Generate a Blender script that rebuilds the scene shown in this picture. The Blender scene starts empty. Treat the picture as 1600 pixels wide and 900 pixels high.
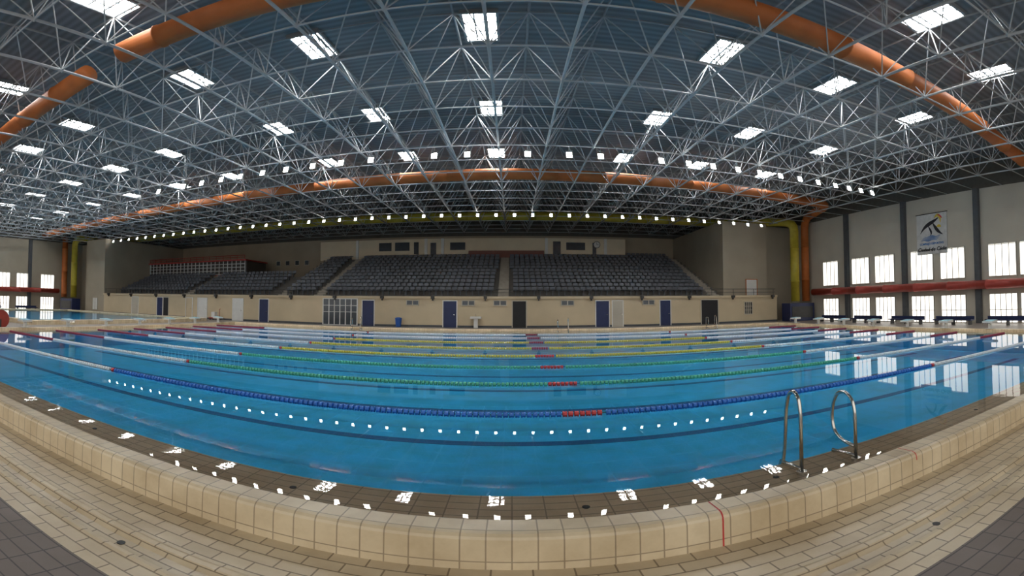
import bpy, math, random
from mathutils import Vector, Matrix
random.seed(4)
sc = bpy.context.scene
COL = sc.collection
try:
    sc.view_settings.view_transform = 'Standard'
except Exception:
    pass
R = math.radians

# ------------------------------------------------------------------ builders
class MB:
    def __init__(s):
        s.v = []; s.f = []; s.m = []; s.cm = 0
    def add(s, vs, fs):
        b = len(s.v); s.v += [tuple(p) for p in vs]
        for f in fs:
            s.f.append(tuple(b + i for i in f)); s.m.append(s.cm)
    def box(s, x0, x1, y0, y1, z0, z1):
        s.add([(x0,y0,z0),(x1,y0,z0),(x1,y1,z0),(x0,y1,z0),(x0,y0,z1),(x1,y0,z1),(x1,y1,z1),(x0,y1,z1)],
              [(0,3,2,1),(4,5,6,7),(0,1,5,4),(1,2,6,5),(2,3,7,6),(3,0,4,7)])
        return s
    def quad(s, a, b, c, d):
        s.add([a,b,c,d],[(0,1,2,3)]); return s
    def tube(s, pts, r, n=6, closed=False, caps=True):
        pts = [Vector(p) for p in pts]
        N = len(pts); rings = []
        prev = None
        for i, p in enumerate(pts):
            if i == 0: t = pts[1]-p
            elif i == N-1: t = p-pts[-2]
            else: t = (pts[i+1]-p).normalized()+(p-pts[i-1]).normalized()
            t.normalize()
            if prev is None:
                a = Vector((0,0,1)) if abs(t.z) < .9 else Vector((1,0,0))
                u = t.cross(a).normalized()
            else:
                u = (prev - t*prev.dot(t)).normalized()
            prev = u
            w = t.cross(u)
            rr = r[i] if isinstance(r, (list, tuple)) else r
            rings.append([p+(u*math.cos(2*math.pi*k/n)+w*math.sin(2*math.pi*k/n))*rr for k in range(n)])
        vs = [q for rg in rings for q in rg]; fs = []
        for i in range(N-1):
            for k in range(n):
                k2 = (k+1) % n
                fs.append((i*n+k, i*n+k2, (i+1)*n+k2, (i+1)*n+k))
        if caps:
            fs.append(tuple(range(n-1,-1,-1))); fs.append(tuple((N-1)*n+k for k in range(n)))
        s.add(vs, fs); return s
    def prof_x(s, prof, x0, x1, caps=True):
        n = len(prof)
        vs = [(x0,y,z) for y,z in prof]+[(x1,y,z) for y,z in prof]
        fs = [(i,(i+1)%n,n+(i+1)%n,n+i) for i in range(n)]
        if caps: fs += [tuple(range(n-1,-1,-1)), tuple(range(n,2*n))]
        s.add(vs, fs); return s
    def node(s, c, r):
        x,y,z = c
        s.add([(x+r,y,z),(x-r,y,z),(x,y+r,z),(x,y-r,z),(x,y,z+r),(x,y,z-r)],
              [(0,2,4),(2,1,4),(1,3,4),(3,0,4),(2,0,5),(1,2,5),(3,1,5),(0,3,5)])
        return s
    def obj(s, name, mats, parent=None, loc=(0,0,0), smooth=False, **kw):
        me = bpy.data.meshes.new(name)
        me.from_pydata(s.v, [], s.f)
        if not isinstance(mats, (list, tuple)): mats = [mats]
        for m in mats: me.materials.append(m)
        if len(mats) > 1: me.polygons.foreach_set('material_index', s.m)
        if smooth: me.polygons.foreach_set('use_smooth', [True]*len(me.polygons))
        me.update()
        o = bpy.data.objects.new(name, me)
        COL.objects.link(o)
        o.location = loc
        if parent: o.parent = parent
        for k, v in kw.items(): o[k] = v
        return o

def fillet(pts, rad, n=5):
    pts = [Vector(p) for p in pts]; out = [pts[0]]
    for i in range(1, len(pts)-1):
        a = (pts[i-1]-pts[i]); b = (pts[i+1]-pts[i])
        d = min(rad, a.length*.45, b.length*.45)
        A = pts[i]+a.normalized()*d; B = pts[i]+b.normalized()*d
        for k in range(n+1):
            t = k/n
            out.append(A*(1-t)**2+pts[i]*2*t*(1-t)+B*t*t)
    out.append(pts[-1]); return out

def empty(name, loc, rz=0, **kw):
    o = bpy.data.objects.new(name, None)
    o.empty_display_size = .2
    COL.objects.link(o); o.location = loc; o.rotation_euler = (0,0,rz)
    for k, v in kw.items(): o[k] = v
    return o

def dup(root, loc, rz=None, name=None, scale=None):
    n = root.copy(); COL.objects.link(n); n.location = loc
    if rz is not None: n.rotation_euler = (0,0,rz)
    if name: n.name = name
    if scale: n.scale = (scale,)*3
    for c in list(root.children):
        cc = c.copy(); cc.parent = n; COL.objects.link(cc)
        for g in list(c.children):
            gg = g.copy(); gg.parent = cc; COL.objects.link(gg)
    return n

# ------------------------------------------------------------------ materials
def nt(name):
    m = bpy.data.materials.new(name); m.use_nodes = True
    t = m.node_tree; b = t.nodes['Principled BSDF']
    return m, t, b
def lnk(t, a, b): t.links.new(a, b)

def pmat(name, col, rough=.6, metal=0, var=.12, scale=3.0, bump=0.0):
    m, t, b = nt(name)
    b.inputs['Roughness'].default_value = rough
    b.inputs['Metallic'].default_value = metal
    g = t.nodes.new('ShaderNodeNewGeometry')
    n = t.nodes.new('ShaderNodeTexNoise'); n.inputs['Scale'].default_value = scale
    n.inputs['Detail'].default_value = 4
    lnk(t, g.outputs['Position'], n.inputs['Vector'])
    r = t.nodes.new('ShaderNodeValToRGB')
    c = list(col)
    r.color_ramp.elements[0].position = .3; r.color_ramp.elements[1].position = .75
    r.color_ramp.elements[0].color = [x*(1-var) for x in c]+[1]
    r.color_ramp.elements[1].color = [min(1,x*(1+var)) for x in c]+[1]
    lnk(t, n.outputs['Fac'], r.inputs['Fac']); lnk(t, r.outputs['Color'], b.inputs['Base Color'])
    return m

def emat(name, col, s):
    m, t, b = nt(name)
    b.inputs['Base Color'].default_value = (*col,1)
    b.inputs['Emission Color'].default_value = (*col,1)
    b.inputs['Emission Strength'].default_value = s
    return m

def tile(name, c1, c2, mortar, w, h, ms=.006, off=.5, axis='x', rough=.3, vz=True, bump=.3, stain=0):
    m, t, b = nt(name)
    g = t.nodes.new('ShaderNodeNewGeometry'); sp = t.nodes.new('ShaderNodeSeparateXYZ')
    lnk(t, g.outputs['Position'], sp.inputs[0])
    cb = t.nodes.new('ShaderNodeCombineXYZ')
    sub = t.nodes.new('ShaderNodeMath'); sub.operation = 'ADD'
    u, v = ('X','Y') if axis == 'x' else ('Y','X')
    lnk(t, sp.outputs[u], cb.inputs['X'])
    lnk(t, sp.outputs[v], sub.inputs[0])
    if vz: lnk(t, sp.outputs['Z'], sub.inputs[1])
    else: sub.inputs[1].default_value = 0
    lnk(t, sub.outputs[0], cb.inputs['Y'])
    br = t.nodes.new('ShaderNodeTexBrick')
    br.offset = off; br.inputs['Scale'].default_value = 1
    br.inputs['Brick Width'].default_value = w; br.inputs['Row Height'].default_value = h
    br.inputs['Mortar Size'].default_value = ms; br.inputs['Mortar Smooth'].default_value = .1
    br.inputs['Color1'].default_value = (*c1,1); br.inputs['Color2'].default_value = (*c2,1)
    br.inputs['Mortar'].default_value = (*mortar,1)
    lnk(t, cb.outputs[0], br.inputs['Vector'])
    nz = t.nodes.new('ShaderNodeTexNoise'); nz.inputs['Scale'].default_value = 1.3; nz.inputs['Detail'].default_value = 6; nz.inputs['Roughness'].default_value = .65
    lnk(t, g.outputs['Position'], nz.inputs['Vector'])
    rp = t.nodes.new('ShaderNodeValToRGB'); rp.color_ramp.elements[0].color = (.82-stain,.77-stain,.70-stain,1); rp.color_ramp.elements[1].color = (1,1,1,1)
    rp.color_ramp.elements[0].position = .3; rp.color_ramp.elements[1].position = .6
    lnk(t, nz.outputs['Fac'], rp.inputs['Fac'])
    mx = t.nodes.new('ShaderNodeMixRGB'); mx.blend_type = 'MULTIPLY'; mx.inputs['Fac'].default_value = 1
    lnk(t, br.outputs['Color'], mx.inputs['Color1']); lnk(t, rp.outputs['Color'], mx.inputs['Color2'])
    lnk(t, mx.outputs['Color'], b.inputs['Base Color'])
    b.inputs['Roughness'].default_value = rough
    if bump:
        inv = t.nodes.new('ShaderNodeMath'); inv.operation = 'SUBTRACT'; inv.inputs[0].default_value = 1
        lnk(t, br.outputs['Fac'], inv.inputs[1])
        bp = t.nodes.new('ShaderNodeBump'); bp.inputs['Strength'].default_value = bump; bp.inputs['Distance'].default_value = .004
        lnk(t, inv.outputs[0], bp.inputs['Height'])
        lnk(t, bp.outputs['Normal'], b.inputs['Normal'])
    return m

def water(name, tint, sc_=1.2, st=.04, dist=.1):
    m = bpy.data.materials.new(name); m.use_nodes = True
    t = m.node_tree; t.nodes.remove(t.nodes['Principled BSDF'])
    out = t.nodes['Material Output']
    g = t.nodes.new('ShaderNodeNewGeometry')
    n = t.nodes.new('ShaderNodeTexNoise'); n.inputs['Scale'].default_value = sc_; n.inputs['Detail'].default_value = 2
    lnk(t, g.outputs['Position'], n.inputs['Vector'])
    bp = t.nodes.new('ShaderNodeBump'); bp.inputs['Strength'].default_value = st; bp.inputs['Distance'].default_value = dist
    lnk(t, n.outputs['Fac'], bp.inputs['Height'])
    fr = t.nodes.new('ShaderNodeFresnel'); fr.inputs['IOR'].default_value = 1.33
    lnk(t, bp.outputs['Normal'], fr.inputs['Normal'])
    gl = t.nodes.new('ShaderNodeBsdfGlossy'); gl.inputs['Roughness'].default_value = .012
    lnk(t, bp.outputs['Normal'], gl.inputs['Normal'])
    tr = t.nodes.new('ShaderNodeBsdfTransparent'); tr.inputs['Color'].default_value = (*tint,1)
    mx = t.nodes.new('ShaderNodeMixShader')
    lnk(t, fr.outputs[0], mx.inputs[0]); lnk(t, tr.outputs[0], mx.inputs[1]); lnk(t, gl.outputs[0], mx.inputs[2])
    lnk(t, mx.outputs[0], out.inputs['Surface'])
    return m

def corrugated_shading(name, c1, pitch=.3):
    m, t, b = nt(name)
    g = t.nodes.new('ShaderNodeNewGeometry'); sp = t.nodes.new('ShaderNodeSeparateXYZ')
    lnk(t, g.outputs['Position'], sp.inputs[0])
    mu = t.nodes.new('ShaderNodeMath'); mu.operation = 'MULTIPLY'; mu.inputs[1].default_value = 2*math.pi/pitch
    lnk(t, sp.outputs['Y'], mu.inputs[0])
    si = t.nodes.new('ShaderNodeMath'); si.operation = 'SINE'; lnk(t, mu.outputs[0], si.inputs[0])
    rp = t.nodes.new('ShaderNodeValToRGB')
    rp.color_ramp.elements[0].color = [x*.66 for x in c1]+[1]; rp.color_ramp.elements[1].color = [*c1,1]  # flat sheet: darker stripes put the rib shading into the colour
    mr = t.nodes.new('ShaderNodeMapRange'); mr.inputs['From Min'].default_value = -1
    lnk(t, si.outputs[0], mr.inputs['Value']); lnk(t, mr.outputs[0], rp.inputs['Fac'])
    lnk(t, rp.outputs['Color'], b.inputs['Base Color'])
    b.inputs['Roughness'].default_value = .6
    return m

CREAM1=(.80,.67,.46); CREAM2=(.72,.59,.39); MORT=(.42,.33,.22)
M_curb_x = tile('curb_tile_x', CREAM1, CREAM2, MORT, .155, .29, ms=.005, off=0, axis='x', stain=.08)
M_curb_y = tile('curb_tile_y', CREAM1, CREAM2, MORT, .155, .29, ms=.005, off=0, axis='y', stain=.08)
M_beach = tile('wet_gutter_tile', (.86,.68,.46), (.78,.61,.40), (.46,.35,.23), .245, .12, off=0, rough=.5)
M_deck = tile('cream_deck_tile', (.76,.63,.43), (.66,.54,.36), (.30,.23,.15), .245, .122, ms=.006, off=.5, stain=.05)
M_brown = tile('brown_deck_tile', (.20,.155,.125), (.165,.125,.10), (.07,.055,.045), .245, .122, ms=.006, off=0, rough=.4)
M_floor = tile('hall_floor_tile', (.36,.32,.28), (.33,.29,.25), (.25,.22,.19), .3, .3, off=0, rough=.4)
M_cream = pmat('cream_paint_wall', (.58,.47,.31), .8, var=.08, scale=.6)
M_gallery = pmat('gallery_brightened_cream', (.70,.59,.42), .8, var=.08, scale=.6)  # wall cream lightened in colour to make up for weak light up there
M_cream2 = pmat('pale_wall_paint', (.50,.455,.37), .8, var=.08, scale=.5)
M_tower = pmat('tower_wall_paint', (.37,.315,.235), .8, var=.08, scale=.5)
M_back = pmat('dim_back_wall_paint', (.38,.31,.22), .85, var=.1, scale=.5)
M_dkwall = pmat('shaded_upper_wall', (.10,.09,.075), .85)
M_pil = pmat('dark_grey_pilaster', (.075,.08,.085), .7)
M_ceil = corrugated_shading('blue_grey_deck_rib_shading', (.17,.188,.202))
M_steel = pmat('white_painted_steel', (.36,.37,.37), .55, 0, .10)
M_steel2 = pmat('grey_painted_steel', (.22,.23,.235), .6, 0, .10)
M_orange = pmat('orange_duct', (.44,.12,.022), .65, var=.15, scale=1.5)
M_yellow = pmat('yellow_duct', (.42,.34,.03), .5)
M_red = pmat('red_paint', (.36,.045,.03), .5)
M_darkred = pmat('dark_red_plastic', (.34,.045,.08), .5)
M_seat = pmat('dark_grey_seat_plastic', (.105,.112,.13), .45)
M_conc = pmat('stand_concrete', (.13,.12,.105), .85, var=.1)
M_step = pmat('aisle_step_concrete', (.36,.32,.26), .85)
M_blue = pmat('dark_blue_paint', (.012,.022,.085), .45)
M_blue2 = pmat('mid_blue_plastic', (.02,.10,.38), .45)
M_black = pmat('black_opening', (.01,.01,.012), .6)
M_white = pmat('white_paint', (.68,.67,.63), .5, var=.05)
M_chrome = pmat('stainless_steel', (.62,.60,.56), .18, 1, .05)
M_dkmetal = pmat('dark_metal_rail', (.05,.05,.05), .5, .3)
M_fblue = pmat('blue_float', (.03,.17,.58), .45)
M_fgreen = pmat('green_float', (.09,.46,.30), .45)
M_fyel = pmat('yellow_float', (.68,.56,.08), .45)
M_fwhite = pmat('white_float', (.80,.82,.82), .45, var=.04)
M_fred = pmat('red_float', (.60,.05,.05), .45)
M_glassdk = pmat('dark_window_glass', (.05,.06,.07), .12)
M_poolfl = tile('turquoise_pool_tile', (.06,.60,.98), (.058,.59,.97), (.055,.57,.95), 1.25, 1.25, ms=.02, off=0, vz=False, bump=0)
M_poolwall = tile('pool_wall_tile', (.05,.52,.88), (.05,.50,.86), (.03,.44,.76), .25, .12, off=0, bump=0)
M_lane = pmat('navy_lane_tile', (.008,.09,.27), .4)
M_water = water('pool_water', (.98,.995,1.0), .7, .02, .03)
M_film = water('gutter_water_film', (.99,.98,.96), 3.0, .05, .02)
M_sky = emat('skylight_panel_glow', (.97,.985,1), 44)
M_win = emat('frosted_window_glow', (1,.96,.88), 1.5)
M_lamp = emat('lamp_glow', (1,.98,.95), 30)

# ------------------------------------------------------------------ camera
cd = bpy.data.cameras.new('camera'); cam = bpy.data.objects.new('camera', cd); COL.objects.link(cam)
cam.location = (0,0,1.65); cam.rotation_euler = (R(92),0,0)
cd.type = 'PANO'
cd.panorama_type = 'EQUIRECTANGULAR'
cd.longitude_min = R(-65); cd.longitude_max = R(65)
cd.latitude_min = R(-36.56); cd.latitude_max = R(36.56)
cd.clip_end = 500
sc.camera = cam

w = bpy.data.worlds.new('world'); sc.world = w; w.use_nodes = True
w.node_tree.nodes['Background'].inputs[0].default_value = (1.0,.97,.93,1)
w.node_tree.nodes['Background'].inputs[1].default_value = 1.2

# ------------------------------------------------------------------ constants
XL, XR, YN, YF = -18.3, 17.4, 3.63, 26.3
DK = -.165
WR, WL, WB, WS = 26.0, -51.5, 48.2, 34.0
ZC = 11.2
FO = .92

# ------------------------------------------------------------------ shell
fl = MB()
fl.cm = 0
z = DK
def fq(x0,x1,y0,y1): fl.quad((x0,y0,z),(x1,y0,z),(x1,y1,z),(x0,y1,z))
fq(WL, XL-FO, YN-FO, WB); fq(XR+FO, WR, YN-FO, WB); fq(XL-FO, XR+FO, YF+FO, WB)
fl.cm = 1
pr = [(YN-FO,DK),(2.2,DK),(2.17,DK+.012),(2.13,DK+.008),(2.09,DK-.03),(1.98,DK-.035),(1.94,DK+.004),(1.90,DK+.012),(1.86,DK),(1.65,DK)]
for a, b in zip(pr, pr[1:]):
    fl.quad((WL,b[0],b[1]),(WR,b[0],b[1]),(WR,a[0],a[1]),(WL,a[0],a[1]))
fl.cm = 2
fq(WL, WR, -9, 1.65)
fl.obj('floor', [M_floor, M_deck, M_brown], kind='structure')

MB().box(WL-.3, WR+.3, -9, WB+.3, ZC, ZC+.2).obj('ceiling', M_ceil, kind='structure')
b = MB(); b.box(WR, WR+.3, -9, WB, DK, 8.95); b.obj('wall_right', M_cream2, kind='structure')
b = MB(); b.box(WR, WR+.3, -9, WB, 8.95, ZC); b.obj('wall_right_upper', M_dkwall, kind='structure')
b = MB(); b.box(WL-.3, WL, -9, WB, DK, 8.95); b.obj('wall_left', M_tower, kind='structure')
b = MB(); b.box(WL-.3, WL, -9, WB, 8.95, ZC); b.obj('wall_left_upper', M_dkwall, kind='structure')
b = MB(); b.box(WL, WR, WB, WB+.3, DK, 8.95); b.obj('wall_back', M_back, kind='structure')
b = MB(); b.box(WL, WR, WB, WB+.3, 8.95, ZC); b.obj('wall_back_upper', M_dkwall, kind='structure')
TN = [0]
def trim(mb, mat):
    TN[0] += 1
    return mb.obj('trim_%d' % TN[0], mat, kind='structure')
for i in range(8):
    y = 3.2+6.37*i-.55
    if y > 34: break
    trim(MB().box(WR-.28, WR, y-.20, y+.20, DK, 8.95), M_pil)
    trim(MB().box(WL, WL+.28, y-.22, y+.22, DK, 8.95), M_pil)
trim(MB().box(18.02, 22.6, 35.6, WB, DK, 8.9), M_tower)
trim(MB().box(-47.0, -43.2, 34.0, WB, DK, 8.9), M_tower)
trim(MB().box(22.6, WR, 36.5, 36.8, DK, 8.9), M_tower)
trim(MB().box(WL, -47.0, 36.5, 36.8, DK, 8.9), M_tower)
b = MB(); b.box(-43.2, 22.6, WS, WS+.3, DK, 2.15); b.obj('wall_stand_base', M_cream, kind='structure')
trim(MB().box(-43.2, 22.6, WS-.12, WS+.34, 2.02, 2.2), M_cream)
trim(MB().box(-43.2, 22.6, WS-.02, WS, DK, DK+.16), M_pil)

# ------------------------------------------------------------------ stands
def stand(x0, x1, rows, name, label):
    e = MB()
    prof = [(WS+.32, DK), (WS+.32, 1.95)]
    y, zz = 35.9, 1.95
    for k in range(rows):
        prof += [(y, zz), (y, zz+.37)]
        zz += .37; y += .95
    prof += [(WB-.02, zz), (WB-.02, DK)]
    e.prof_x(prof, x0, x1)
    return e.obj(name, M_conc, label=label, category='grandstand')
stand(-20.6, 18.0, 12, 'grandstand', 'concrete stepped main grandstand behind the far poolside wall')
stand(-43.18, -20.62, 6, 'grandstand', 'lower concrete stepped grandstand below the red trimmed spectator box')

seat = MB()
pf = [(0,.40),(.36,.36),(.40,.38),(.46,.70),(.43,.71),(.37,.42),(.02,.44),(-.01,.42)]
seat.prof_x([(y-.05,z_) for y,z_ in pf], -.20, .20)
seat.box(-.04,.04,.10,.24,0,.38)
aisles = [-31.5, -20.6, -16.4, -.7]
spots = []
for k in range(12):
    y = 35.9+.95*k+.35; zz = 1.95+.37*(k+1)
    x = -42.7 if k < 6 else -20
    while x < 16.7:
        if all(abs(x-a) > .65 for a in aisles): spots.append((k, x, y, zz))
        x += .5
near = sorted(spots, key=lambda s: s[1]**2+s[2]**2)[:300]
ns = set((s[0], s[1]) for s in near)
proto = None
for k, x, y, zz in near:
    if proto is None:
        proto = seat.obj('stadium_seat', M_seat, loc=(x,y,zz), label='dark grey plastic grandstand seat with low backrest', category='seat', group='grandstand seats')
    else:
        o = proto.copy(); COL.objects.link(o); o.location = (x,y,zz)
rest = MB()
for k, x, y, zz in spots:
    if (k, x) in ns: continue
    rest.add([(vx+x, vy+y, vz+zz) for vx,vy,vz in seat.v], seat.f)
rest.obj('stadium_seats', M_seat, kind='stuff', label='remaining rows of dark grey plastic grandstand seats', category='seats')

def stairs(x, rows, wdt=.85):
    m = MB(); y, zz = 35.9, 1.95
    for k in range(rows):
        yb = y+.95*k-35.6; zb = zz+.37*k
        m.box(-wdt/2, wdt/2, yb-.31, yb-.012, zb+.002, zb+.19)
        m.box(-wdt/2, wdt/2, yb-.012, yb+.62, zb+.19, zb+.385)
    return m.obj('aisle_stairs', M_step, loc=(x,35.6,0), label='pale concrete aisle steps climbing between seat rows', category='stairs', group='grandstand aisles')
for a, r_ in ((-31.5,6),(-20.0,12),(-16.4,12),(-.7,12),(17.3,12)): stairs(a, r_)

rl = empty('railing', (0,WS+.1,2.2), label='thin dark metal railing along the terrace edge', category='railing')
MB().tube([(-43.1,0,.55),(22.5,0,.55)], .025, 6).obj('rail', M_dkmetal, rl)
MB().tube([(-43.1,0,.28),(22.5,0,.28)], .015, 5).obj('rail', M_dkmetal, rl)
p = MB().tube([(0,0,0),(0,0,.55)], .02, 5)
p0 = p.obj('post', M_dkmetal, rl, loc=(-43,0,0))
for i in range(1, 33):
    q = p0.copy(); q.location = (-43+i*2.04,0,0); q.parent = rl; COL.objects.link(q)
br = MB().box(-.12,.12,-.28,0,-.05,.14).box(-.05,.05,-.2,0,-.2,-.05)
b0 = None
for i in range(17):
    x = -42+i*4
    if b0 is None:
        b0 = br.obj('wall_light', M_dkmetal, loc=(x,WS-.12,2.06), label='small dark floodlight fixed under the terrace edge', category='light fixture', group='terrace edge lights')
    else:
        o = b0.copy(); COL.objects.link(o); o.location = (x,WS-.12,2.06)

g = empty('press_gallery', (-4.7, 47, 6.4), label='cream upper gallery with windows above the top seats', category='gallery')
MB().box(-16.6,16.8,0,1.18,0,2.15).obj('body', M_gallery, g)
for x0,x1,z0,z1 in ((-9.6,-8.2,.9,1.8),(-7.8,-6.2,.9,1.8),(-5.7,-5.2,.5,1.8),(-3.9,-3.3,.2,1.7),(-1.8,-.2,.9,1.7),(9.0,9.8,.3,1.8),(10.4,12.4,.9,1.7),(13.2,13.6,.3,1.7)):
    MB().box(x0,x1,-.05,.02,z0,z1).obj('window_pane', M_glassdk, g)
for x in (-12.1,-4.4,-2.6,8.3,14.6): MB().box(x-.15,x+.15,-.12,0,0,2.15).obj('pillar', M_white, g)
MB().box(.2,8.0,-.6,0,0,.75).obj('balcony_panel', pmat('brown_red_panel',(.18,.055,.035),.6), g)
MB().tube([(-16,-.4,.3),(0,-.4,.3)],.02,5).obj('handrail', M_white, g)
MB().tube([(8.2,-.4,.3),(16.6,-.4,.3)],.02,5).obj('handrail', M_white, g)

g = empty('spectator_box', (-35.6, 43.5, 4.17), label='white framed spectator box with thin red roof trim', category='booth')
MB().box(-7.4,7.6,-1.9,2.5,0,.45).obj('plinth', M_tower, g)
MB().box(-7.4,7.6,-1.6,2.5,.45,2.0).obj('glazing', pmat('box_dark_interior',(.06,.05,.045),.3), g)  # solid block, not glass; its dark colour is the box's shaded interior
m = MB()
for i in range(26): 
    x = -7.4+i*15/25; m.box(x-.035,x+.035,-1.97,-1.9,.45,2.0)
for zz in (.45,.85,1.25,1.62): m.box(-7.4,7.6,-1.97,-1.9,zz,zz+.06)
m.obj('mullions', M_white, g)
MB().box(-7.6,7.8,-2.1,2.6,2.0,2.14).obj('roof', pmat('roof_trim_red',(.40,.04,.03),.6), g)
MB().box(-7.5,7.7,-2.0,-1.91,.34,.44).obj('sill', M_red, g)
m = MB()
for i in range(16):
    x = -7.4+i*1.0; m.tube([(x,-2.0,2.14),(x,-2.0,2.6)],.03,5)
m.tube([(-7.4,-2.0,2.6),(7.6,-2.0,2.6)],.04,5).tube([(-7.4,-2.0,2.38),(7.6,-2.0,2.38)],.03,5)
m.obj('roof_railing', M_red, g)

# ------------------------------------------------------------------ doors / windows
DN = [0]; WN = [0]
def door(x, y, zb, wd, h, leafmat, rz=0, framemat=None, openn=False):
    DN[0] += 1
    e = empty('door_%d' % DN[0], (x,y,zb), rz, kind='structure')
    fm = framemat or M_white
    MB().box(-wd/2-.07,-wd/2,-.05,0,0,h+.07).box(wd/2,wd/2+.07,-.05,0,0,h+.07).box(-wd/2,wd/2,-.05,0,h,h+.07).obj('frame', fm, e)
    MB().box(-wd/2,wd/2,-.03,.0,0,h).obj('leaf_or_dark_opening', leafmat, e)  # open doors have no leaf: a black sheet paints the dark doorway
    if not openn:
        MB().tube([(wd/2-.22,-.07,h*.48),(wd/2-.08,-.07,h*.48)],.015,6).tube([(wd/2-.1,-.07,h*.48),(wd/2-.1,-.02,h*.48)],.012,6).obj('handle', M_chrome, e)
    return e
y = WS
for x, wd, m_, op in ((-11.2,.95,M_blue,0),(-4.7,1.0,M_blue,0),(.55,1.0,M_black,1),(6.9,1.0,M_blue,0),(12.0,.85,M_blue,0),(15.9,1.5,M_black,1),
                 (-20.8,.9,M_blue,0),(-23.6,1.1,M_white,0),(-27.8,1.1,M_white,0),(-33.6,.8,M_blue,0),(-32.7,.7,M_black,1),(8.1,.8,M_cream2,0),(-29.5,.8,M_cream,0)):
    door(x, y, DK, wd, 2.0, m_, 0, None if m_ != M_black else M_cream2, op)
door(20.9, 35.6, 1.95, 1.1, 1.7, M_white, 0, M_orange)
door(-37.5, 34.0, DK, 1.0, 2.0, M_cream2, 0)

def window(x, y, zb, wd, h, rz, bars, pane, frame=M_white, hb=(), ft=.06, bw=.035):
    WN[0] += 1
    e = empty('window_%d' % WN[0], (x,y,zb), rz, kind='structure')
    MB().box(-wd/2,wd/2,-.03,-.005,0,h).obj('pane', pane, e)
    f = MB().box(-wd/2-ft,-wd/2,-.08,0,-ft,h+ft).box(wd/2,wd/2+ft,-.08,0,-ft,h+ft).box(-wd/2,wd/2,-.08,0,h,h+ft).box(-wd/2,wd/2,-.08,0,-ft,0)
    for i in range(1, bars+1):
        xx = -wd/2+wd*i/(bars+1); f.box(xx-bw,xx+bw,-.06,-.03,0,h)
    for t_ in hb: f.box(-wd/2,wd/2,-.06,-.03,h*t_-.02,h*t_+.02)
    f.obj('frame', frame, e)
    return e
window(-13.6, WS, DK+.05, 2.9, 2.05, 0, 5, M_glassdk, M_white, (.5,.75), .08)
for x in (-3.3,-.9,4.2,10.6,-7.6): window(x, WS, 1.55, .9, .3, 0, 1, M_glassdk, M_cream2)
window(19.6, WS, .6, .7, 1.0, 0, 3, M_black, M_cream2, (.33,.66))
window(-44.9, 34.0, .2, .9, 1.4, 0, 1, M_white, M_cream2)
M_frame = pmat('window_frame_grey', (.46,.43,.37), .5)
for yc in (7.2,11.3,13.6,17.5,20.2,23.9,26.6,30.4):
    window(WR, yc, 2.95, 2.0, 2.1, R(-90), 3, M_win, M_frame, (.98,), bw=.022)
    window(WR, yc, -.1, 2.0, 1.85, R(-90), 4, M_win, M_frame, (.45,), bw=.022)
for yc in (20.2,24.3,27.3,30.9):
    window(WL, yc, 2.6, 2.0, 1.9, R(90), 3, M_win, M_frame, (.98,))
    window(WL, yc, -.1, 2.0, 1.6, R(90), 4, M_win, M_frame, (.45,))
for i,x in enumerate((-27.5,-26.2,-24.9,-23.6)): window(x, WB, 6.1, .5, .5, 0, 0, M_glassdk, M_cream2)

# ------------------------------------------------------------------ ducts
def duct(pts, r, mat, label, name='ventilation_duct', rad=1.2):
    e = empty(name, pts[0], label=label, category='duct')
    o = Vector(pts[0])
    P = fillet([Vector(p)-o for p in pts], rad, 6)
    PP = []; RR = []
    for a, b_ in zip(P, P[1:]):
        PP.append(a); RR.append(r)
        L = (b_-a).length; d = (b_-a).normalized(); s = 1.5
        while s < L-.3:
            for ds, dr_ in ((0,0),(.004,.03),(.07,.03),(.074,0)):
                PP.append(a+d*(s+ds)); RR.append(r+dr_)
            s += 3.0
    PP.append(P[-1]); RR.append(r)
    MB().tube(PP, RR, 18).obj('duct_tube', mat, e, smooth=True)
    return e
for xx in (WR-.45, WL+.45):
    duct([(xx,-8,2.4),(xx,32.4,2.4)], .30, M_red, 'red round duct running along the side wall between windows', 'wall_duct')
duct([(-50.4,29.6,9.65),(0,27,9.65),(24.2,28.4,9.65),(25.3,33.2,9.3),(25.3,33.2,1.6)], .36, M_orange, 'long orange round duct crossing the roof and dropping at the corner')
duct([(-50.6,33.0,9.6),(-50.6,33.0,1.6)], .38, M_orange, 'vertical orange round duct in the hall corner')
duct([(-48.6,33.2,1.6),(-48.6,33.2,9.4),(-48.6,39.5,9.4),(20.5,39.5,9.4),(24.1,34.6,9.1),(24.1,33.2,8.6),(24.1,33.2,1.6)], .40, M_yellow, 'long yellow round duct above the grandstand')
duct([(-10.2,8.45,9.65),(-5.5,8.6,9.65),(6,9.2,9.65),(15,9.8,9.65),(25.6,11.1,9.65)], .36, M_orange, 'long orange round duct through the roof frame near the skylights')
duct([(-50,10.4,9.65),(-20,9.1,9.65),(-12.1,8.6,9.65)], .36, M_orange, 'orange round duct with an open end in the roof frame')

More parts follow.
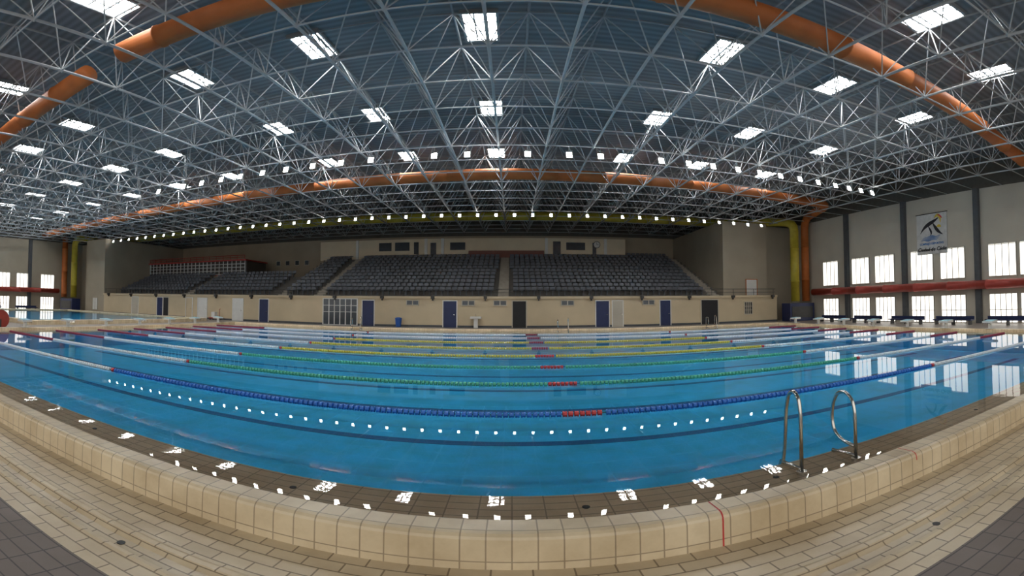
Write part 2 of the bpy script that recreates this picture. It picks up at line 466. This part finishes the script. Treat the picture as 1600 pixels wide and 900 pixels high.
# ------------------------------------------------------------------ space frame
MD = 15/7
XS = [-.6+MD*k for k in range(-23, 12)]
YS = [.614+MD*j for j in range(-1, 22)]
ZB, ZT = 8.95, 11.0
for i, x in enumerate(XS):
    e = empty('roof_truss', (x,0,ZB), label='grey tubular steel roof truss with star shaped bracing', category='roof truss', group='roof space frame trusses')
    MB().tube([(0,YS[0],0),(0,YS[-1],0)], .048, 8).obj('bottom_chord', M_steel, e, smooth=True)
    if x+MD/2 < WR-.1: MB().tube([(MD/2,YS[0],ZT-ZB),(MD/2,YS[-1],ZT-ZB)], .042, 6).obj('top_chord', M_steel2, e, smooth=True)
    m = MB()
    for yy in YS:
        for dx in (-MD/2, MD/2):
            for dy in (-MD/2, MD/2):
                if x+dx < WL or x+dx > WR or yy+dy > WB: continue
                m.tube([(0,yy,0),(dx,yy+dy,ZT-ZB)], .021, 5, caps=False)
        m.node((0,yy,0), .095)
    m.obj('web_bracing', M_steel, e)
for j, yy in enumerate(YS):
    e = empty('cross_brace', (0,yy,ZB), label='grey steel cross members tying the roof trusses together', category='roof beam', group='roof cross members')
    MB().tube([(WL+.1,0,0),(WR-.1,0,0)], .030, 6).obj('bottom_member', M_steel, e, smooth=True)
    if yy+MD/2 < WB: MB().tube([(WL+.1,MD/2,ZT-ZB),(WR-.1,MD/2,ZT-ZB)], .042, 6).obj('top_member', M_steel2, e, smooth=True)

# ------------------------------------------------------------------ skylights
sk = empty('skylight', (0,0,ZC), label='bright rectangular roof skylight with thin glazing bars', category='skylight', group='roof skylights')
MB().box(-.48,.48,-.85,.85,-.06,-.02).obj('pane', M_sky, sk)
f = MB().box(-.56,-.48,-.95,.95,-.14,0).box(.48,.56,-.95,.95,-.14,0).box(-.48,.48,-.95,-.85,-.14,0).box(-.48,.48,.85,.95,-.14,0)
for xx in (-.16,.16): f.box(xx-.025,xx+.025,-.85,.85,-.10,-.06)
for yy in (-.28,.28): f.box(-.48,.48,yy-.03,yy+.03,-.10,-.06)
f.obj('frame', M_steel2, sk)
sp = [(-17.3,8.1),(-9.8,7.45),(10.7,7.7),(15.5,8.3)]
for yy in (13.4,20.4,27.2):
    for xx in (-47.5,-42,-36.2,-30.4,-24.7,-19.5,-11.7,-6.4,-.95,7.0,12.2,17.6):
        if yy < 14 and xx < -40: continue
        sp.append((xx, yy+xx*.03*(1 if xx>0 else .3)))
sk.location = (*sp[0], ZC)
for q in sp[1:]: dup(sk, (*q, ZC))

# ------------------------------------------------------------------ floodlights
lp = empty('hanging_floodlight', (0,0,0), label='small square lit floodlight hanging from the roof frame', category='floodlight', group='roof floodlight rows')
m = MB(); m.add([(-.14,-.10,-.16),(.14,-.10,-.16),(.14,.02,.16),(-.14,.02,.16),(-.09,.10,-.12),(.09,.10,-.12),(.09,.18,.10),(-.09,.18,.10)],
  [(0,1,2,3),(4,7,6,5),(0,4,5,1),(1,5,6,2),(2,6,7,3),(3,7,4,0)])
m.obj('housing', M_steel2, lp)
m = MB(); m.add([(-.12,-.115,-.14),(.12,-.115,-.14),(.12,0,.14),(-.12,0,.14),(-.12,-.09,-.14),(.12,-.09,-.14),(.12,.02,.14),(-.12,.02,.14)],
  [(0,1,2,3),(0,4,5,1),(1,5,6,2),(2,6,7,3),(3,7,4,0)])
m.obj('lens', M_lamp, lp)
MB().tube([(-.16,.05,0),(-.16,.05,.25),(.16,.05,.25),(.16,.05,0)],.015,5).tube([(0,.05,.25),(0,.05,.42)],.02,5).obj('bracket', M_steel2, lp)
rowA = [-20,-17.9,-16.5,-15.1,-13.8,-12.4,-11,-9.5,-8,-6.5,-3.5,-2,-.65,.7,2.56,4,6.9,8.3,9.6,11,12.3,13.6,14.9,16.2,17.5,18.6,19.6,20.6]
pos = [(x,19.9,8.5) for x in rowA]
lp.location = pos[0]
for q in pos[1:]: dup(lp, q)
for i in range(49): dup(lp, (-47+1.43*i,34.9,8.60), scale=.8)

# ------------------------------------------------------------------ pool
def ring(mb, prof, xl, xr, yn, yf, split=True):
    for (d0,z0),(d1,z1) in zip(prof, prof[1:]):
        c0 = [(xl-d0,yn-d0,z0),(xr+d0,yn-d0,z0),(xr+d0,yf+d0,z0),(xl-d0,yf+d0,z0)]
        c1 = [(xl-d1,yn-d1,z1),(xr+d1,yn-d1,z1),(xr+d1,yf+d1,z1),(xl-d1,yf+d1,z1)]
        for k in range(4):
            mb.cm = (k % 2) if split else 0
            mb.quad(c0[k], c1[k], c1[(k+1)%4], c0[(k+1)%4])
    return mb
cp = [(.64,-.03),(.65,.09),(.665,.112),(.69,.122),(.86,.125),(.892,.118),(.91,.10),(.918,.08),(.92,.04),(.92,DK)]
pe = empty('swimming_pool', (0,0,0), label='long blue swimming pool with raised cream tiled curb', category='swimming pool')
ring(MB(), cp, XL, XR, YN, YF).obj('curb', [M_curb_x, M_curb_y], pe)
ring(MB(), [(-.03,-.12),(-.03,-.012),(0,-.006),(.66,-.012)], XL, XR, YN, YF, False).obj('overflow_gutter', M_beach, pe)
ring(MB(), [(0,.0),(.652,.0)], XL, XR, YN, YF, False).obj('gutter_water', M_film, pe)
PD = -.85
m = MB()
m.quad((XL,YN,PD),(XR,YN,PD),(XR,YF,PD),(XL,YF,PD)); m.obj('pool_floor', M_poolfl, pe)
m = MB()
m.quad((XL,YN,PD),(XL,YN,-.1),(XR,YN,-.1),(XR,YN,PD)); m.quad((XL,YF,PD),(XR,YF,PD),(XR,YF,-.1),(XL,YF,-.1))
m.quad((XL,YN,PD),(XL,YF,PD),(XL,YF,-.1),(XL,YN,-.1)); m.quad((XR,YN,PD),(XR,YN,-.1),(XR,YF,-.1),(XR,YF,PD)); m.obj('pool_wall', M_poolwall, pe)
RY = [6.5,9.05,11.5,14,16.45,18.95,21.4,23.8]
LC = [5.1]+[(a+b_)/2 for a,b_ in zip(RY, RY[1:])]+[25.1]
for yy in LC:
    MB().box(XL+1.6,XR-1.6,yy-.12,yy+.12,PD,PD+.004).obj('lane_line', M_lane, pe)
m = MB(); m.quad((XL,YN,0),(XR,YN,0),(XR,YF,0),(XL,YF,0)); m.obj('water', M_water, pe)

for x, hw in ((1.34,.006), (3.32,.006)):
    e = MB(); yo = YN
    for (d0,z0),(d1,z1) in zip(cp[3:], cp[4:]):
        if x > 3 and z1 < 0: continue
        e.quad((x-hw,yo-d0,z0+.002),(x-hw,yo-d1-.002,z1+.002 if z1>0 else z1),(x+hw,yo-d1-.002,z1+.002 if z1>0 else z1),(x+hw,yo-d0,z0+.002))
    e.obj('paint_mark', M_fred, pe)

te = empty('small_pool', (0,0,0), label='smaller raised teaching pool at the far end of the hall', category='swimming pool')
tx0,tx1,ty0,ty1 = -45,-25,14,30
ring(MB(), [(0,DK+.01),(0,.1),(.04,.125),(.5,.125),(.54,.1),(.54,DK)], tx0,tx1,ty0,ty1).obj('curb', [M_curb_x,M_curb_y], te)
m = MB(); m.quad((tx0,ty0,DK+.02),(tx1,ty0,DK+.02),(tx1,ty1,DK+.02),(tx0,ty1,DK+.02)); m.obj('pool_floor', M_poolfl, te)
m = MB(); m.quad((tx0,ty0,.03),(tx1,ty0,.03),(tx1,ty1,.03),(tx0,ty1,.03)); m.obj('water', M_water, te)

def floats(x0, x1, r=.048, pitch=.085):
    m = MB(); x = x0+.02; n = 8
    while x+.06 <= x1+.001:
        prof = [(0,.02),(.008,r),(.03,r*.82),(.045,r*.82),(.066,r),(.073,.02)]
        vs = []; fs = []
        for px,pr_ in prof:
            for k in range(n):
                a = 2*math.pi*k/n; vs.append((x+px, pr_*math.cos(a), pr_*math.sin(a)))
        for i in range(len(prof)-1):
            for k in range(n):
                k2=(k+1)%n; fs.append((i*n+k,i*n+k2,(i+1)*n+k2,(i+1)*n+k))
        m.add(vs, fs); x += pitch
    return m
mid = [('blue',M_fblue),('green',M_fgreen),('green',M_fgreen),('yellow',M_fyel),('yellow',M_fyel),('yellow',M_fyel),('white',M_fwhite),('white',M_fwhite)]
cache = {}
def fobj(key, x0, x1, mat, par):
    k = (x0,x1,mat.name)
    if k not in cache: 
        o = floats(x0,x1).obj(key, mat, par); cache[k] = o.data
    else:
        o = bpy.data.objects.new(key, cache[k]); COL.objects.link(o); o.parent = par
    return o
for yy, (cn, mm) in zip(RY, mid):
    e = empty('lane_rope', (0,yy,.016), label='floating lane rope with %s centre floats, white and red ends' % cn if cn!='white' else 'floating lane rope with white floats and red ends', category='lane rope', group='pool lane ropes')
    MB().tube([(XL,0,0),(XR,0,0)], .008, 5).obj('cable', M_chrome, e)
    fobj('end_floats', XL+.1, -14.5, M_darkred, e); fobj('end_floats', 15.2, XR-.1, M_darkred, e)
    fobj('white_floats', -14.5, -7.9, M_fwhite, e); fobj('white_floats', 8.7, 15.2, M_fwhite, e)
    fobj('marker_floats', -7.9, -7.8, M_fred, e); fobj('marker_floats', 8.6, 8.7, M_fred, e)
    fobj('coloured_floats', -7.8, .70, mm, e); fobj('coloured_floats', 1.34, 8.6, mm, e)
    fobj('centre_floats', .70, 1.34, M_fred if yy < 15 else M_darkred, e)

sb = empty('starting_block', (0,0,.125), label='low white starting block with blue sloped top on pool end', category='starting block', group='starting blocks')
MB().tube([(0,0,0),(0,0,.3)], .09, 10).box(-.2,.2,-.2,.2,0,.02).obj('pedestal', M_white, sb)
MB().prof_x([(-.25,.28),(.25,.28),(.25,.35),(-.25,.40)], -.27, .27).obj('platform', M_white, sb)
MB().prof_x([(-.23,.40),(.23,.355),(.23,.365),(-.23,.41)], -.24, .24).obj('top_pad', pmat('pale_blue_pad',(.35,.6,.68),.6), sb)
MB().tube([(-.2,.28,.2),(-.2,.33,.26),(.2,.33,.26),(.2,.28,.2)],.015,6).obj('grip_bar', M_chrome, sb)
first = True
for yy in LC:
    for x, rz in ((XR+.79, R(90)), (XL-.79, R(-90))):
        if first: sb.location = (x,yy,.125); sb.rotation_euler=(0,0,rz); first=False
        else: dup(sb, (x,yy,.125), rz)

def ladder(x, y, rz, hs=(1.0,.88)):
    e = empty('pool_ladder', (x,y,.0), rz, label='stainless steel pool ladder with two looped handrails', category='ladder')
    for dx, h in ((-.31,hs[0]),(.31,hs[1])):
        pts = [(dx,0,0),(dx,0,.60*h),(dx,.04,.74*h),(dx,.16,.81*h),(dx,.28,.77*h),(dx,.36,.64*h),(dx,.39,.42*h),(dx,.35,.27*h),(dx,.22,.19*h),(dx,.02,.17*h)]
        if dx < 0: pts = [(dx,0,0),(dx,0,.60*h),(dx,.03,.75*h),(dx,.12,.81*h),(dx,.21,.75*h),(dx,.26,.60*h),(dx,.30,.2),(dx,.33,.05),(dx,.40,-.1)]
        MB().tube(fillet(pts,.12,4), .0185, 12).obj('handrail', M_chrome, e, smooth=True)
        MB().tube([(dx,0,.0),(dx,0,.03)], .05, 12).obj('flange', M_chrome, e)
        MB().tube([(dx,.44,-.75),(dx,.44,-.1),(dx,.38,.02),(dx,.0,.05)], .017, 10).obj('stile', M_chrome, e, smooth=True)
    for zz in (-.2,-.42,-.64):
        MB().box(-.3,.3,.38,.50,zz,zz+.03).obj('step', M_chrome, e)
ladder(2.73, 3.27, R(-5))
ladder(-9.5, YF+.35, R(180)); ladder(3.0, YF+.35, R(180)); ladder(12.5, YF+.35, R(180))

dr = MB().tube([(0,0,0),(0,0,.006)], .03, 14)
d0 = dr.obj('floor_drain', M_dkmetal, loc=(-2.31,2.03,DK-.035), label='small round floor drain in the deck channel', category='drain', group='round drains')
o = d0.copy(); COL.objects.link(o); o.location = (2.69,2.03,DK-.035)
for x in (-4.4,-1.75,.55,2.2,5.5,-7.5):
    o = d0.copy(); COL.objects.link(o); o.location = (x,3.38,-.009)

# ------------------------------------------------------------------ banner
bn = empty('banner', (WR-.05, 19.2, 4.75), R(-90), label='pale hanging banner with dark emblem and Ciudad de Cádiz lettering', category='banner')
MB().box(-1.35,1.35,-.03,0,0,2.95).obj('cloth', pmat('banner_cloth',(.56,.55,.52),.8), bn)
MB().tube([(-1.4,-.02,2.97),(1.4,-.02,2.97)],.03,6).obj('rod', M_dkmetal, bn)
def band(name, cs, w_, mat, y=-.036):
    m = MB(); N = len(cs)-1
    def off(i):
        a = Vector(cs[max(0,i-1)]); c = Vector(cs[min(N,i+1)]); t = (c-a).normalized()
        wd = w_*math.sin(math.pi*i/N)+.012
        return Vector((-t.y, t.x))*wd
    for i in range(N):
        p0 = Vector(cs[i]); p1 = Vector(cs[i+1]); a = off(i); c = off(i+1)
        m.quad((p0.x-a.x,y,p0.y-a.y),(p1.x-c.x,y,p1.y-c.y),(p1.x+c.x,y,p1.y+c.y),(p0.x+a.x,y,p0.y+a.y))
    return m.obj(name, mat, bn)
M_ink = pmat('banner_black',(.012,.012,.018),.7); M_by = pmat('banner_yellow',(.62,.46,.05),.7)
M_bb = pmat('banner_blue',(.03,.14,.38),.7)
def bez(p, n=14):
    out = []
    for i in range(n+1):
        t = i/n; a = [Vector(q) for q in p]
        while len(a) > 1: a = [a[j]*(1-t)+a[j+1]*t for j in range(len(a)-1)]
        out.append(tuple(a[0]))
    return out
# dark slanting figure with yellow and red accents over blue waves
band('emblem_body', bez([(-1.0,1.55),(-.5,2.3),(.1,2.2),(.7,2.65)]), .13, M_ink)
band('emblem_body', bez([(.1,2.3),(.35,1.9),(.5,1.6),(1.0,1.35)]), .11, M_ink, -.038)
band('emblem_body', bez([(-.3,2.1),(-.1,1.75),(.1,1.55),(-.1,1.35)]), .07, M_ink, -.038)
band('emblem_accent', bez([(.25,2.55),(.5,2.95),(.85,2.8),(.8,2.2)]), .11, M_by, -.037)
band('emblem_accent', bez([(.45,1.95),(.7,2.05),(.85,1.9)]), .10, M_by, -.0375)
band('emblem_accent', bez([(.55,2.82),(.8,2.75),(.95,2.5)]), .05, M_fred, -.039)
for i in range(4):
    band('emblem_wave', [(-.95+i*.1+t*.12, 1.02+i*.09+.04*math.sin(t*.9+i)) for t in range(13)], .022, M_bb)
dg = bpy.context.evaluated_depsgraph_get
def text(body, size, x, zz, mat, par, y=-.04, name='lettering', rx=90, shear=0):
    c = bpy.data.curves.new(name, 'FONT'); c.body = body; c.size = size; c.align_x = 'CENTER'; c.extrude = .002; c.offset = .008; c.shear = shear
    o = bpy.data.objects.new(name+'_tmp', c); COL.objects.link(o)
    bpy.context.view_layer.update()
    me = bpy.data.meshes.new_from_object(o.evaluated_get(dg()))
    bpy.data.objects.remove(o, do_unlink=True)
    me.materials.clear(); me.materials.append(mat)
    q = bpy.data.objects.new(name, me); COL.objects.link(q); q.parent = par; q.location = (x,y,zz); q.rotation_euler = (R(rx),0,0)
    return q
text('COMPLEJO DEPORTIVO', .2, 0, .70, M_bb, bn)
text('Ciudad de Cádiz', .38, 0, .24, M_ink, bn, shear=.2)

# ------------------------------------------------------------------ small furniture
bb = empty('bench', (0,0,DK), label='low dark blue padded bench along the side wall', category='bench', group='blue wall benches')
MB().box(-1.5,1.5,-.25,.2,.28,.36).obj('seat', M_blue, bb)
MB().box(-1.5,1.5,.14,.2,.36,.55).obj('backrest', M_blue, bb)
for x in (-1.3,0,1.3): MB().box(x-.03,x+.03,-.2,.16,0,.28).obj('leg', M_dkmetal, bb)
first=True
for yy in (12.5,16.5,20.5,24.5,28.5):
    if first: bb.location=(WR-1.6,yy,DK); bb.rotation_euler=(0,0,R(-90)); first=False
    else: dup(bb,(WR-1.6,yy,DK),R(-90))
for yy in (22,27): dup(bb,(WL+1.6,yy,DK),R(90))

e = empty('waste_bin', (-8.6,33.5,DK), label='blue plastic waste bin against the cream wall', category='bin')
MB().tube([(0,0,0),(0,0,.62)], [.2,.26], 12).obj('body', M_blue2, e); MB().tube([(0,0,.62),(0,0,.68),(0,0,.74)], [.28,.26,.12], 12).obj('lid', M_blue2, e)
e = empty('drinking_fountain', (-2.7,33.6,DK), label='white drinking fountain with basin beside the wall', category='fountain')
MB().box(-.15,.15,-.12,.3,0,.7).obj('pedestal', M_white, e); MB().box(-.4,.4,-.3,.3,.7,.85).obj('basin', M_white, e); MB().tube([(0,.1,.85),(0,.1,1.0),(0,-.1,1.02)],.02,6).obj('tap', M_chrome, e)
for x in (24.2,-49.4):
    e = empty('air_handling_unit', (x,33.1,DK), label='blue metal air handling cabinet below the ducts', category='cabinet')
    MB().box(-1.2,1.5,-.6,.7,0,1.6).obj('cabinet', M_blue, e); MB().box(-1.0,1.3,-.64,-.6,.3,1.3).obj('grille', M_dkmetal, e)
e = empty('lane_rope_reel', (-21.6,9.9,DK), label='red drum reel for storing lane ropes', category='reel')
MB().tube([(-.5,0,.55),(.5,0,.55)],.46,16).obj('drum', M_red, e)
for s in (-.55,.55): MB().tube([(s-.02,0,.55),(s+.02,0,.55)],.5,16).obj('flange', M_red, e); MB().box(s-.04,s+.04,-.4,.4,0,.06).box(s-.03,s+.03,-.04,.04,0,.55).obj('stand', M_dkmetal, e)
e = empty('wall_clock', (8.95,46.98,7.9), label='round dark wall clock on the upper gallery', category='clock')
MB().tube([(0,0,0),(0,-.08,0)],.38,20).obj('rim', M_dkmetal, e); MB().tube([(0,-.08,0),(0,-.09,0)],.32,20).obj('face', M_white, e); MB().box(-.015,.015,-.11,-.095,0,.26).box(0,.18,-.11,-.095,-.015,.015).obj('hands', M_black, e)
e = empty('cleaning_cart', (-25.6,33.2,DK), label='red and white cleaning trolley beside the wall', category='trolley')
MB().box(-.5,.5,-.3,.3,.15,.25).obj('tray', M_red, e); MB().box(-.3,.1,-.2,.2,.25,.75).obj('bucket', M_white, e); MB().tube([(.5,0,.2),(.5,0,1.0),(.6,0,1.05)],.025,6).obj('handle', M_red, e)
for x in (-.4,.4):
    for yy in (-.22,.22): MB().tube([(x,yy-.025,.08),(x,yy+.025,.08)],.08,10).obj('wheel', M_black, e)
